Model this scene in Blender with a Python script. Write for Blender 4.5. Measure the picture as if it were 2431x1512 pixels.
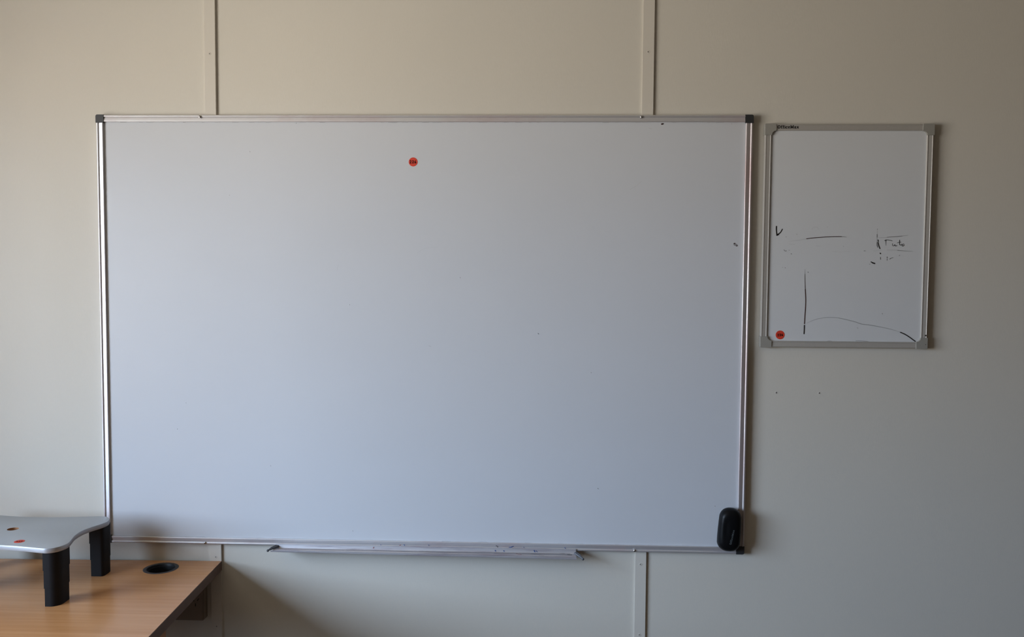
import bpy, bmesh, math, random
from mathutils import Vector, Matrix

random.seed(4)
scene = bpy.context.scene
COL = scene.collection
for o in list(bpy.data.objects):
    bpy.data.objects.remove(o, do_unlink=True)

# ------------------------------------------------------------------ camera
cam_data = bpy.data.cameras.new('camera')
cam = bpy.data.objects.new('camera', cam_data)
COL.objects.link(cam)
cam_data.sensor_fit = 'HORIZONTAL'
cam_data.sensor_width = 36.0
cam_data.lens = 30.358
cam_data.clip_start = 0.02
cam.location = (0.33984, -2.38557, 1.54699)
cam.rotation_euler = (math.pi / 2 - 0.055, -0.00678, 0.03654)
scene.camera = cam

# ------------------------------------------------------------------ room size
X_LEFT, X_RIGHT = -2.32, 4.30          # inner faces of the side walls
Y_FRONT = -5.6                          # wall behind the camera
Z_CEIL = 2.46
WIN_Y0, WIN_Y1 = -3.00, -0.95           # window in the left wall
WIN_Z0, WIN_Z1 = 0.88, 2.15

# ------------------------------------------------------------------ sky, daylight, exposure
world = bpy.data.worlds.new('overcast_sky')
scene.world = world
world.use_nodes = True
wn = world.node_tree.nodes
SKY = (0.70, 0.90, 1.20)               # hazy daylight sky above the horizon
EARTH = (1.00, 0.94, 0.86)             # sunlit dry ground below it
SKY_STRENGTH, EARTH_STRENGTH = 21.6, 16.4
tcw = wn.new('ShaderNodeTexCoord')
sepw = wn.new('ShaderNodeSeparateXYZ')
rngw = wn.new('ShaderNodeMapRange')
rngw.inputs['From Min'].default_value = -0.04
rngw.inputs['From Max'].default_value = 0.10
mixw = wn.new('ShaderNodeMix'); mixw.data_type = 'RGBA'
mixw.inputs[6].default_value = (*[c * EARTH_STRENGTH for c in EARTH], 1)
mixw.inputs[7].default_value = (*[c * SKY_STRENGTH for c in SKY], 1)
wl = world.node_tree.links
wl.new(tcw.outputs['Generated'], sepw.inputs[0])
wl.new(sepw.outputs['Z'], rngw.inputs['Value'])
wl.new(rngw.outputs['Result'], mixw.inputs[0])
wl.new(mixw.outputs[2], wn['Background'].inputs['Color'])
wn['Background'].inputs['Strength'].default_value = 1.0

ld = bpy.data.lights.new('window_daylight_portal', 'AREA')
ld.shape = 'RECTANGLE'
ld.size = WIN_Z1 - WIN_Z0
ld.size_y = WIN_Y1 - WIN_Y0
ld.cycles.is_portal = True
lo = bpy.data.objects.new('window_daylight_portal', ld)
COL.objects.link(lo)
lo.location = (X_LEFT - 0.03, (WIN_Y0 + WIN_Y1) / 2, (WIN_Z0 + WIN_Z1) / 2)
lo.rotation_euler = (0, -math.pi / 2, 0)

vs = scene.view_settings
vs.view_transform = 'Standard'
vs.look = 'None'
vs.gamma = 1.0
vs.use_curve_mapping = False
vs.exposure = 0.0
SMALL_MARKS = [
    ([(0.9687, 1.6728), (0.9688, 1.6618), (0.9707, 1.6476)], 3.02, 1.00, 1.00, "k"),
    ([(0.9848, 1.6651), (0.9794, 1.6556), (0.9710, 1.6501)], 2.55, 1.00, 1.00, "k"),
    ([(0.9759, 1.6505), (0.9702, 1.6476)], 2.09, 1.00, 1.00, "k"),
    ([(1.0497, 1.6395), (1.0839, 1.6432), (1.1191, 1.6452), (1.1436, 1.6457)], 1.97, 0.95, 0.80, "r"),
    ([(1.1436, 1.6457), (1.1568, 1.6445)], 1.51, 0.70, 0.05, "r"),
    ([(1.0032, 1.6321), (1.0278, 1.6351), (1.0489, 1.6391)], 1.39, 0.06, 0.20, "k"),
    ([(1.0641, 1.6632), (1.0657, 1.6685), (1.0718, 1.6712), (1.0789, 1.6694), (1.0816, 1.6641)], 1.16, 0.12, 0.12, "k"),
    ([(1.0034, 1.6247), (1.0193, 1.6239)], 1.39, 0.10, 0.10, "k"),
    ([(1.0757, 1.6206), (1.0898, 1.6195)], 1.74, 0.08, 0.05, "k"),
    ([(1.2382, 1.6667), (1.2382, 1.6653)], 1.62, 0.60, 0.60, "k"),
    ([(1.2380, 1.6632), (1.2379, 1.6526)], 0.93, 0.12, 0.30, "k"),
    ([(1.2378, 1.6522), (1.2380, 1.6441)], 1.39, 0.75, 0.80, "k"),
    ([(1.2380, 1.6441), (1.2380, 1.6322)], 1.04, 0.50, 0.35, "k"),
    ([(1.2408, 1.6377), (1.2415, 1.6326)], 2.32, 1.00, 1.00, "k"),
    ([(1.2408, 1.6310), (1.2428, 1.6234), (1.2466, 1.6137)], 2.55, 0.95, 1.00, "k"),
    ([(1.2380, 1.6313), (1.2390, 1.6225), (1.2409, 1.6172)], 1.62, 0.60, 0.90, "k"),
    ([(1.2374, 1.6278), (1.2383, 1.6207)], 1.16, 0.30, 0.50, "k"),
    ([(1.2586, 1.6353), (1.2613, 1.6371), (1.2683, 1.6373), (1.2789, 1.6349)], 1.74, 0.95, 0.50, "k"),
    ([(1.2620, 1.6364), (1.2619, 1.6297), (1.2626, 1.6222)], 1.74, 0.95, 0.25, "k"),
    ([(1.2794, 1.6277), (1.2799, 1.6231), (1.2828, 1.6218), (1.2855, 1.6241)], 1.62, 0.60, 0.95, "k"),
    ([(1.2855, 1.6249), (1.2873, 1.6217), (1.2918, 1.6224)], 1.74, 1.00, 0.80, "k"),
    ([(1.2982, 1.6373), (1.2979, 1.6299), (1.2987, 1.6255), (1.3016, 1.6232)], 1.74, 0.90, 0.90, "k"),
    ([(1.2920, 1.6295), (1.2973, 1.6313), (1.3020, 1.6317)], 1.51, 0.60, 0.80, "k"),
    ([(1.3033, 1.6250), (1.3068, 1.6257), (1.3099, 1.6268)], 1.51, 0.80, 0.90, "k"),
    ([(1.3040, 1.6264), (1.3048, 1.6228), (1.3080, 1.6214), (1.3110, 1.6243)], 1.86, 0.90, 0.95, "k"),
    ([(1.2419, 1.6430), (1.2646, 1.6442)], 1.16, 0.10, 0.30, "r"),
    ([(1.2646, 1.6446), (1.2855, 1.6461), (1.3047, 1.6480)], 1.62, 0.50, 0.50, "r"),
    ([(1.3047, 1.6480), (1.3203, 1.6502)], 1.39, 0.40, 0.05, "r"),
    ([(1.2656, 1.6102), (1.2936, 1.6100)], 1.04, 0.10, 0.30, "k"),
    ([(1.2936, 1.6097), (1.3112, 1.6082), (1.3339, 1.6071)], 1.62, 0.55, 0.10, "k"),
    ([(1.2289, 1.6079), (1.2499, 1.6094)], 0.93, 0.08, 0.12, "k"),
    ([(1.2040, 1.6076), (1.2084, 1.6076)], 1.39, 0.70, 0.30, "k"),
    ([(1.1201, 1.6055), (1.1377, 1.6045), (1.1676, 1.6061)], 1.04, 0.12, 0.06, "k"),
    ([(1.2473, 1.6021), (1.2488, 1.5998)], 2.67, 0.95, 0.95, "k"),
    ([(1.2485, 1.5910), (1.2489, 1.5849)], 1.62, 0.60, 0.80, "k"),
    ([(1.2665, 1.5921), (1.2666, 1.5886)], 1.51, 0.80, 0.80, "k"),
    ([(1.2665, 1.5865), (1.2665, 1.5822)], 1.51, 0.70, 0.50, "k"),
    ([(1.2734, 1.5860), (1.2768, 1.5883)], 1.62, 0.80, 0.60, "k"),
    ([(1.2778, 1.5887), (1.2823, 1.5898)], 1.39, 0.40, 0.70, "k"),
    ([(1.2981, 1.5945), (1.2998, 1.5970)], 1.28, 0.50, 0.50, "k"),
    ([(1.2236, 1.5780), (1.2260, 1.5770)], 2.55, 1.00, 1.00, "k"),
    ([(1.2270, 1.5759), (1.2343, 1.5735)], 3.25, 1.00, 0.90, "k"),
    ([(1.2194, 1.5716), (1.2221, 1.5723)], 1.62, 0.40, 0.30, "k"),
    ([(0.9902, 1.6093), (0.9920, 1.6065)], 1.39, 0.50, 0.60, "k"),
    ([(0.9941, 1.6056), (0.9971, 1.6067)], 1.51, 0.80, 0.60, "k"),
    ([(1.0031, 1.6080), (1.0059, 1.6080)], 1.39, 0.40, 0.30, "k"),
    ([(0.9950, 1.6442), (0.9957, 1.6435)], 1.39, 0.60, 0.60, "k"),
    ([(1.0095, 1.5987), (1.0111, 1.5980)], 1.74, 0.70, 0.70, "k"),
    ([(0.9943, 1.5609), (0.9956, 1.5602)], 1.62, 0.60, 0.60, "k"),
    ([(0.9876, 1.5621), (0.9886, 1.5616)], 1.39, 0.40, 0.40, "k"),
    ([(1.0559, 1.5497), (1.0570, 1.5486)], 1.74, 0.80, 0.80, "k"),
    ([(1.0235, 1.6514), (1.0244, 1.6509)], 1.51, 0.50, 0.50, "k"),
    ([(1.1487, 1.6198), (1.1500, 1.6191)], 1.39, 0.40, 0.40, "k"),
    ([(1.1043, 1.6717), (1.1052, 1.6710)], 1.39, 0.30, 0.30, "k"),
    ([(1.0480, 1.5571), (1.0481, 1.5438)], 1.04, 0.10, 0.60, "r"),
    ([(1.0481, 1.5438), (1.0488, 1.5245), (1.0501, 1.5028)], 1.62, 0.60, 0.95, "r"),
    ([(1.0501, 1.5028), (1.0520, 1.4762), (1.0520, 1.4543), (1.0510, 1.4301), (1.0503, 1.4089)], 2.44, 1.00, 1.00, "r"),
    ([(1.0502, 1.4051), (1.0502, 1.3936), (1.0498, 1.3815)], 2.90, 1.00, 1.00, "k"),
    ([(1.0565, 1.4107), (1.0754, 1.4194), (1.0945, 1.4244), (1.1183, 1.4268), (1.1423, 1.4255)], 1.16, 0.25, 0.35, "k"),
    ([(1.1423, 1.4255), (1.1663, 1.4202), (1.1855, 1.4155), (1.2048, 1.4091), (1.2215, 1.4078)], 1.39, 0.35, 0.42, "k"),
    ([(1.2215, 1.4078), (1.2503, 1.4028), (1.2766, 1.3974), (1.2958, 1.3923)], 1.39, 0.42, 0.20, "k"),
    ([(1.2958, 1.3923), (1.3079, 1.3883)], 1.16, 0.15, 0.15, "k"),
    ([(1.3074, 1.3883), (1.3248, 1.3802), (1.3486, 1.3637)], 2.67, 0.95, 1.00, "k"),
    ([(1.1105, 1.3611), (1.1176, 1.3627), (1.1248, 1.3618)], 1.86, 0.30, 0.30, "k"),
    ([(1.1894, 1.3638), (1.2013, 1.3640), (1.2228, 1.3622)], 1.62, 0.30, 0.30, "k"),
    ([(1.1919, 1.3998), (1.1944, 1.3974)], 1.86, 0.30, 0.20, "k"),
    ([(1.2580, 1.4391), (1.2588, 1.4367)], 1.86, 0.40, 0.40, "k"),
    ([(1.0074, 1.3555), (1.0084, 1.3555)], 0.58, 0.10, 0.10, "k"),
]
BIG_MARKS = [
    ([(0.8553, 1.6255), (0.8587, 1.6261)], 2.32, 0.95, 0.95, "r"),
    ([(0.8623, 1.6187), (0.8651, 1.6198)], 2.32, 0.95, 0.95, "r"),
    ([(0.8565, 1.6232), (0.8634, 1.6210)], 5.80, 0.35, 0.35, "r"),
    ([(0.6550, 1.9462), (0.6590, 1.9468)], 3.94, 0.95, 0.90, "r"),
    ([(0.6590, 1.9463), (0.6612, 1.9479)], 1.74, 0.80, 0.50, "r"),
    ([(0.8839, 1.5629), (0.8845, 1.5606)], 1.51, 0.70, 0.70, "r"),
    ([(0.8835, 1.5983), (0.8838, 1.5971)], 1.39, 0.50, 0.50, "r"),
    ([(0.8431, 1.9469), (0.8442, 1.9464)], 1.16, 0.50, 0.50, "k"),
    ([(-0.1966, 1.4509), (-0.1960, 1.4497)], 1.28, 0.70, 0.70, "k"),
    ([(0.3256, 1.3762), (0.3280, 1.3739)], 1.39, 0.60, 0.60, "k"),
    ([(0.1104, 1.5288), (0.1110, 1.5265)], 1.16, 0.60, 0.60, "k"),
    ([(-0.6864, 1.0969), (-0.6858, 1.0957)], 1.62, 0.70, 0.70, "k"),
    ([(-0.6607, 1.1712), (-0.6601, 1.1700)], 1.39, 0.60, 0.60, "k"),
    ([(0.4727, 1.2694), (0.4734, 1.2682)], 1.39, 0.70, 0.70, "k"),
    ([(-0.5307, 1.7513), (-0.5301, 1.7501)], 1.28, 0.50, 0.50, "k"),
    ([(-0.3428, 1.9485), (-0.3421, 1.9473)], 1.51, 0.50, 0.50, "k"),
    ([(-0.4224, 0.9966), (-0.4212, 0.9948)], 1.51, 0.40, 0.40, "k"),
    ([(-0.1905, 0.8145), (-0.1893, 0.8133)], 1.39, 0.60, 0.60, "k"),
    ([(0.0129, 0.7858), (0.0141, 0.7846)], 2.32, 0.60, 0.60, "k"),
    ([(0.4951, 0.9466), (0.4969, 0.9449)], 1.74, 0.50, 0.50, "k"),
    ([(0.8184, 0.9023), (0.8196, 0.9012)], 1.62, 0.50, 0.50, "k"),
    ([(0.0239, 1.3383), (0.0298, 1.3366)], 1.16, 0.25, 0.25, "k"),
    ([(-0.4723, 1.8714), (-0.4712, 1.8691)], 2.32, 0.25, 0.20, "k"),
    ([(0.5719, 1.7700), (0.5911, 1.7815), (0.6034, 1.7929)], 1.16, 0.08, 0.10, "k"),
    ([(-0.2315, 1.5439), (-0.2279, 1.5613)], 1.16, 0.08, 0.06, "k"),
    ([(-0.0091, 1.5952), (0.0142, 1.6069), (0.0491, 1.6117)], 1.39, 0.05, 0.05, "k"),
    ([(0.6206, 1.9355), (0.6297, 1.9333)], 1.16, 0.12, 0.10, "r"),
]
RAIL_MARKS = [
    ([(-0.1106, 0.7775), (-0.1086, 0.7743)], 1.86, 0.80, 0.80, "b"),
    ([(-0.0601, 0.7747), (-0.0537, 0.7781)], 1.74, 0.70, 0.70, "s"),
    ([(-0.0449, 0.7791), (-0.0417, 0.7735)], 2.32, 0.95, 0.95, "b"),
    ([(0.0239, 0.7804), (0.0263, 0.7772)], 1.51, 0.70, 0.60, "b"),
    ([(-0.0806, 0.7679), (-0.0778, 0.7679)], 1.39, 0.70, 0.70, "b"),
    ([(0.2135, 0.7810), (0.2183, 0.7783), (0.2168, 0.7718)], 1.62, 0.90, 0.80, "k"),
    ([(0.2358, 0.7738), (0.2485, 0.7756), (0.2628, 0.7799)], 2.09, 0.90, 0.70, "b"),
    ([(0.2905, 0.7789), (0.2953, 0.7733)], 1.74, 0.60, 0.60, "b"),
    ([(0.4053, 0.7794), (0.4093, 0.7738)], 2.09, 0.70, 0.70, "b"),
    ([(0.1352, 0.7727), (0.1396, 0.7663)], 1.74, 0.70, 0.70, "b"),
    ([(-0.2530, 0.7736), (-0.2506, 0.7720)], 1.16, 0.50, 0.50, "k"),
    ([(-0.2175, 0.7751), (-0.2151, 0.7735)], 1.39, 0.70, 0.70, "k"),
    ([(-0.1837, 0.7757), (-0.1797, 0.7725)], 1.39, 0.30, 0.30, "b"),
]
PLATE_MARKS = [
    ([(-0.1287, 0.7726), (-0.1303, 0.7689)], 1.74, 0.80, 0.80, "s"),
    ([(-0.4038, 0.7695), (-0.3990, 0.7688)], 1.74, 0.80, 0.70, "s"),
    ([(0.2116, 0.7697), (0.2156, 0.7633), (0.2231, 0.7634)], 2.55, 0.95, 0.90, "b"),
    ([(0.2251, 0.7651), (0.2370, 0.7653), (0.2353, 0.7693)], 2.55, 0.95, 0.80, "b"),
    ([(0.3200, 0.7717), (0.3240, 0.7653), (0.3319, 0.7647)], 2.55, 0.90, 0.80, "b"),
    ([(0.3255, 0.7702), (0.3303, 0.7647)], 2.09, 0.90, 0.80, "b"),
]
TRAY_MARKS = [
    ([(-0.395, -0.0262), (0.0, -0.0262)], 2.2, 0.30, 0.55, "k"), ([(0.0, -0.0262), (0.420, -0.0262)], 2.6, 0.55, 0.75, "k"),  # long dark lines along the back of the tray floor
    ([(-0.385, -0.0365), (0.0, -0.0372)], 1.6, 0.10, 0.35, "k"), ([(0.0, -0.0372), (0.425, -0.0375)], 2.4, 0.35, 0.70, "n"),
    ([(0.02, -0.0500), (0.36, -0.0510)], 1.8, 0.10, 0.30, "n"),
    ([(0.3872, -0.0214), (0.4045, -0.0241)], 3.02, 0.90, 0.80, "n"),
    ([(0.2715, -0.0352), (0.2850, -0.0417)], 4.64, 0.70, 0.30, "s"),
    ([(0.1413, -0.0160), (0.1692, -0.0168)], 3.48, 0.50, 0.20, "n"),
    ([(0.4125, -0.0320), (0.4243, -0.0325)], 3.48, 0.90, 0.60, "k"),
    ([(0.1017, -0.0183), (0.1059, -0.0205)], 2.32, 0.80, 0.80, "k"),
    ([(-0.2214, -0.0145), (-0.2184, -0.0156)], 1.86, 0.80, 0.80, "k"),
    ([(0.3123, -0.0305), (0.3477, -0.0476)], 3.48, 0.40, 0.20, "n"),
    ([(0.2098, -0.0315), (0.2495, -0.0365)], 3.48, 0.40, 0.20, "s"),
]

# ------------------------------------------------------------------ materials
def new_mat(name):
    m = bpy.data.materials.new(name)
    m.use_nodes = True
    nt = m.node_tree
    return m, nt, nt.nodes['Principled BSDF']

def setp(b, **k):
    for key, v in k.items():
        b.inputs[key.replace('_', ' ')].default_value = v

def plain(name, col, rough=0.5, metal=0.0, spec=0.5, noise=0.0, scale=60, bump=0.0):
    m, nt, b = new_mat(name)
    setp(b, Base_Color=(*col, 1), Roughness=rough, Metallic=metal)
    b.inputs['Specular IOR Level'].default_value = spec
    if noise or bump:
        tc = nt.nodes.new('ShaderNodeTexCoord')
        n = nt.nodes.new('ShaderNodeTexNoise')
        n.inputs['Scale'].default_value = scale
        n.inputs['Detail'].default_value = 4
        nt.links.new(tc.outputs['Object'], n.inputs['Vector'])
        if noise:
            mx = nt.nodes.new('ShaderNodeMix'); mx.data_type = 'RGBA'
            mx.inputs[6].default_value = (*[c * (1 - noise) for c in col], 1)
            mx.inputs[7].default_value = (*[min(1, c * (1 + noise)) for c in col], 1)
            nt.links.new(n.outputs['Fac'], mx.inputs[0])
            nt.links.new(mx.outputs[2], b.inputs['Base Color'])
        if bump:
            bp = nt.nodes.new('ShaderNodeBump')
            bp.inputs['Strength'].default_value = bump
            bp.inputs['Distance'].default_value = 0.001
            nt.links.new(n.outputs['Fac'], bp.inputs['Height'])
            nt.links.new(bp.outputs['Normal'], b.inputs['Normal'])
    return m

def wall_material():
    # cream vinyl-wrapped panel: faint vertical weave
    m, nt, b = new_mat('cream_vinyl_panel')
    setp(b, Roughness=0.62)
    b.inputs['Specular IOR Level'].default_value = 0.3
    tc = nt.nodes.new('ShaderNodeTexCoord')
    mp = nt.nodes.new('ShaderNodeMapping')
    mp.inputs['Scale'].default_value = (420, 1, 90)
    nt.links.new(tc.outputs['Object'], mp.inputs['Vector'])
    n = nt.nodes.new('ShaderNodeTexNoise')
    n.inputs['Scale'].default_value = 1.0
    n.inputs['Detail'].default_value = 2
    nt.links.new(mp.outputs['Vector'], n.inputs['Vector'])
    n2 = nt.nodes.new('ShaderNodeTexNoise')
    n2.inputs['Scale'].default_value = 3.0
    nt.links.new(tc.outputs['Object'], n2.inputs['Vector'])
    mx = nt.nodes.new('ShaderNodeMix'); mx.data_type = 'RGBA'
    c = WALL_COL
    mx.inputs[6].default_value = (*[v * 0.965 for v in c], 1)
    mx.inputs[7].default_value = (*[v * 1.035 for v in c], 1)
    ad = nt.nodes.new('ShaderNodeMath'); ad.operation = 'MULTIPLY_ADD'
    ad.inputs[1].default_value = 0.5
    nt.links.new(n.outputs['Fac'], ad.inputs[0])
    ml = nt.nodes.new('ShaderNodeMath'); ml.operation = 'MULTIPLY'; ml.inputs[1].default_value = 0.5
    nt.links.new(n2.outputs['Fac'], ml.inputs[0])
    nt.links.new(ml.outputs[0], ad.inputs[2])
    nt.links.new(ad.outputs[0], mx.inputs[0])
    nt.links.new(mx.outputs[2], b.inputs['Base Color'])
    bp = nt.nodes.new('ShaderNodeBump')
    bp.inputs['Strength'].default_value = 0.25
    bp.inputs['Distance'].default_value = 0.0006
    nt.links.new(n.outputs['Fac'], bp.inputs['Height'])
    nt.links.new(bp.outputs['Normal'], b.inputs['Normal'])
    return m

def board_material(name, col, spots, rough=0.32):
    # enamel writing surface with a few old wipe smudges (object space x, z)
    m, nt, b = new_mat(name)
    setp(b, Roughness=rough)
    b.inputs['Specular IOR Level'].default_value = 0.35
    tc = nt.nodes.new('ShaderNodeTexCoord')
    n = nt.nodes.new('ShaderNodeTexNoise')
    n.inputs['Scale'].default_value = 2.2
    n.inputs['Detail'].default_value = 3
    mp = nt.nodes.new('ShaderNodeMapping')
    mp.inputs['Scale'].default_value = (1.0, 1.0, 2.2)
    nt.links.new(tc.outputs['Object'], mp.inputs['Vector'])
    nt.links.new(mp.outputs['Vector'], n.inputs['Vector'])
    mx = nt.nodes.new('ShaderNodeMix'); mx.data_type = 'RGBA'
    mx.inputs[6].default_value = (*[v * 0.975 for v in col], 1)
    mx.inputs[7].default_value = (*[v * 1.02 for v in col], 1)
    nt.links.new(n.outputs['Fac'], mx.inputs[0])
    last = mx.outputs[2]
    for (x, z, rx, rz, amt, sc) in spots:
        sp = nt.nodes.new('ShaderNodeMapping')
        sp.vector_type = 'TEXTURE'
        sp.inputs['Location'].default_value = (x, 0, z)
        sp.inputs['Scale'].default_value = (rx, 1, rz)
        nt.links.new(tc.outputs['Object'], sp.inputs['Vector'])
        g = nt.nodes.new('ShaderNodeTexGradient'); g.gradient_type = 'SPHERICAL'
        nt.links.new(sp.outputs['Vector'], g.inputs['Vector'])
        k = nt.nodes.new('ShaderNodeMath'); k.operation = 'MULTIPLY'; k.inputs[1].default_value = amt
        k.use_clamp = True
        nt.links.new(g.outputs['Fac'], k.inputs[0])
        x2 = nt.nodes.new('ShaderNodeMix'); x2.data_type = 'RGBA'
        nt.links.new(k.outputs[0], x2.inputs[0])
        nt.links.new(last, x2.inputs[6])
        x2.inputs[7].default_value = (*sc, 1)
        last = x2.outputs[2]
    nt.links.new(last, b.inputs['Base Color'])
    return m

def aluminium(name, col, rough, smear, smear_amt, scale=(6, 30, 6), lo=0.5, hi=0.72):
    # anodised rail, marker ink rubbed into it in patches
    m, nt, b = new_mat(name)
    setp(b, Roughness=rough, Metallic=0.72)
    tc = nt.nodes.new('ShaderNodeTexCoord')
    mp = nt.nodes.new('ShaderNodeMapping')
    mp.inputs['Scale'].default_value = scale
    nt.links.new(tc.outputs['Object'], mp.inputs['Vector'])
    n = nt.nodes.new('ShaderNodeTexNoise')
    n.inputs['Scale'].default_value = 1.0
    n.inputs['Detail'].default_value = 5
    n.inputs['Roughness'].default_value = 0.6
    nt.links.new(mp.outputs['Vector'], n.inputs['Vector'])
    r = nt.nodes.new('ShaderNodeMapRange')
    r.inputs['From Min'].default_value = lo
    r.inputs['From Max'].default_value = hi
    r.inputs['To Max'].default_value = smear_amt
    nt.links.new(n.outputs['Fac'], r.inputs['Value'])
    mx = nt.nodes.new('ShaderNodeMix'); mx.data_type = 'RGBA'
    mx.inputs[6].default_value = (*col, 1)
    mx.inputs[7].default_value = (*smear, 1)
    nt.links.new(r.outputs['Result'], mx.inputs[0])
    nt.links.new(mx.outputs[2], b.inputs['Base Color'])
    inv = nt.nodes.new('ShaderNodeMath'); inv.operation = 'MULTIPLY_ADD'
    inv.inputs[1].default_value = -0.4; inv.inputs[2].default_value = 0.72
    nt.links.new(r.outputs['Result'], inv.inputs[0])
    nt.links.new(inv.outputs[0], b.inputs['Metallic'])
    return m

def wood_material(name, light, dark, rough):
    m, nt, b = new_mat(name)
    setp(b, Roughness=rough)
    b.inputs['Specular IOR Level'].default_value = 0.5
    tc = nt.nodes.new('ShaderNodeTexCoord')
    mp = nt.nodes.new('ShaderNodeMapping')
    mp.inputs['Scale'].default_value = (2.2, 70, 70)
    nt.links.new(tc.outputs['Object'], mp.inputs['Vector'])
    n = nt.nodes.new('ShaderNodeTexNoise')
    n.inputs['Scale'].default_value = 1.0
    n.inputs['Detail'].default_value = 5
    n.inputs['Roughness'].default_value = 0.62
    n.inputs['Distortion'].default_value = 0.4
    nt.links.new(mp.outputs['Vector'], n.inputs['Vector'])
    mp2 = nt.nodes.new('ShaderNodeMapping')
    mp2.inputs['Scale'].default_value = (0.9, 9, 9)
    nt.links.new(tc.outputs['Object'], mp2.inputs['Vector'])
    n2 = nt.nodes.new('ShaderNodeTexNoise')
    n2.inputs['Scale'].default_value = 1.0
    n2.inputs['Detail'].default_value = 3
    nt.links.new(mp2.outputs['Vector'], n2.inputs['Vector'])
    av = nt.nodes.new('ShaderNodeMath'); av.operation = 'ADD'
    nt.links.new(n.outputs['Fac'], av.inputs[0]); nt.links.new(n2.outputs['Fac'], av.inputs[1])
    r = nt.nodes.new('ShaderNodeMapRange')
    r.inputs['From Min'].default_value = 0.72; r.inputs['From Max'].default_value = 1.28
    nt.links.new(av.outputs[0], r.inputs['Value'])
    mx = nt.nodes.new('ShaderNodeMix'); mx.data_type = 'RGBA'
    mx.inputs[6].default_value = (*dark, 1); mx.inputs[7].default_value = (*light, 1)
    nt.links.new(r.outputs['Result'], mx.inputs[0])
    nt.links.new(mx.outputs[2], b.inputs['Base Color'])
    return m

def ink_material(name, col):
    # dry marker ink, partly wiped: coverage comes from the stroke itself
    m, nt, b = new_mat(name)
    setp(b, Base_Color=(*col, 1), Roughness=0.5)
    at = nt.nodes.new('ShaderNodeAttribute'); at.attribute_name = 'coverage'
    nt.links.new(at.outputs['Fac'], b.inputs['Alpha'])
    return m

def glass_material():
    m, nt, b = new_mat('window_glass')
    out = nt.nodes['Material Output']
    tr = nt.nodes.new('ShaderNodeBsdfTransparent')
    gl = nt.nodes.new('ShaderNodeBsdfGlossy'); gl.inputs['Roughness'].default_value = 0.02
    fr = nt.nodes.new('ShaderNodeFresnel'); fr.inputs['IOR'].default_value = 1.2
    mx = nt.nodes.new('ShaderNodeMixShader')
    nt.links.new(fr.outputs[0], mx.inputs[0])
    nt.links.new(tr.outputs[0], mx.inputs[1]); nt.links.new(gl.outputs[0], mx.inputs[2])
    nt.links.new(mx.outputs[0], out.inputs['Surface'])
    nt.nodes.remove(b)
    return m

WALL_COL = (0.605, 0.575, 0.508)
M = {}
M['wall'] = wall_material()
M['partition'] = wood_material('bounce_damping_brown_lining', (0.24, 0.155, 0.095), (0.17, 0.105, 0.06), 0.5)  # made-up brown for the unseen walls, cuts and warms the bounced light
M['trim'] = plain('cream_painted_batten', (0.60, 0.565, 0.50), 0.55, spec=0.35)
M['ceiling'] = plain('ceiling_white', (0.60, 0.55, 0.47), 0.8)
M['floor'] = plain('brown_grey_carpet', (0.09, 0.058, 0.038), 0.95, noise=0.35, scale=220, bump=0.6)
M['glass'] = glass_material()
M['winframe'] = plain('white_window_frame', (0.7, 0.7, 0.68), 0.4)
M['hole'] = plain('dark_hole', (0.035, 0.03, 0.025), 0.9)
M['nail'] = plain('painted_nail', (0.57, 0.535, 0.475), 0.5)
SM = (0.36, 0.37, 0.40)
M['board'] = board_material('whiteboard_enamel', (0.575, 0.595, 0.625), [
    (-0.149, 1.5165, 0.030, 0.026, 0.35, SM), (0.245, 1.528, 0.022, 0.014, 0.4, SM),
    (0.262, 1.533, 0.014, 0.012, 0.3, SM),
    (0.3416, 1.5397, 0.028, 0.026, 0.42, SM), (-0.4525, 1.2343, 0.026, 0.026, 0.40, SM),
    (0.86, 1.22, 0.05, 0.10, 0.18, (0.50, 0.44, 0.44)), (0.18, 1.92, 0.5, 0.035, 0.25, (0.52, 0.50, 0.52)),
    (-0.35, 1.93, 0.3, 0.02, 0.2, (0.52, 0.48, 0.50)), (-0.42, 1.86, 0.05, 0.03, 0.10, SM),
    (0.875, 1.5, 0.02, 0.25, 0.3, (0.52, 0.44, 0.45))])
M['board2'] = board_material('small_whiteboard_melamine', (0.62, 0.635, 0.645), [
    (1.07, 1.50, 0.12, 0.12, 0.14, SM), (1.25, 1.62, 0.15, 0.08, 0.14, SM)], 0.4)
M['alu'] = aluminium('aluminium_rail_with_ink_smears', (0.66, 0.66, 0.68), 0.45, (0.46, 0.32, 0.32), 0.5, (5, 40, 5))
M['alu_pink'] = aluminium('aluminium_rail_rubbed_pink', (0.60, 0.58, 0.58), 0.45, (0.40, 0.25, 0.23), 0.6, (9, 40, 3.5), 0.42, 0.68)
M['tray'] = aluminium('aluminium_tray_inked', (0.60, 0.60, 0.63), 0.45, (0.20, 0.14, 0.18), 0.7, (7, 120, 120), 0.46, 0.7)
M['alu2'] = plain('grey_satin_frame', (0.45, 0.43, 0.395), 0.45, metal=0.25, noise=0.05, scale=180)
M['cap2'] = plain('grey_plastic_corner', (0.29, 0.28, 0.25), 0.5, noise=0.05, scale=180)
M['cap'] = plain('charcoal_plastic_corner', (0.026, 0.027, 0.029), 0.45)
M['steel'] = plain('screw_steel', (0.6, 0.6, 0.6), 0.25, metal=1.0)
M['bracket'] = plain('dark_grey_plastic_bracket', (0.07, 0.075, 0.085), 0.4)
M['eraser'] = plain('black_eraser_shell', (0.004, 0.0043, 0.005), 0.38, spec=0.16)
M['felt'] = plain('grey_felt', (0.03, 0.03, 0.033), 0.95, noise=0.3, scale=600)
M['wood'] = wood_material('honey_wood_laminate', (0.56, 0.29, 0.125), (0.44, 0.20, 0.075), 0.25)
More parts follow.
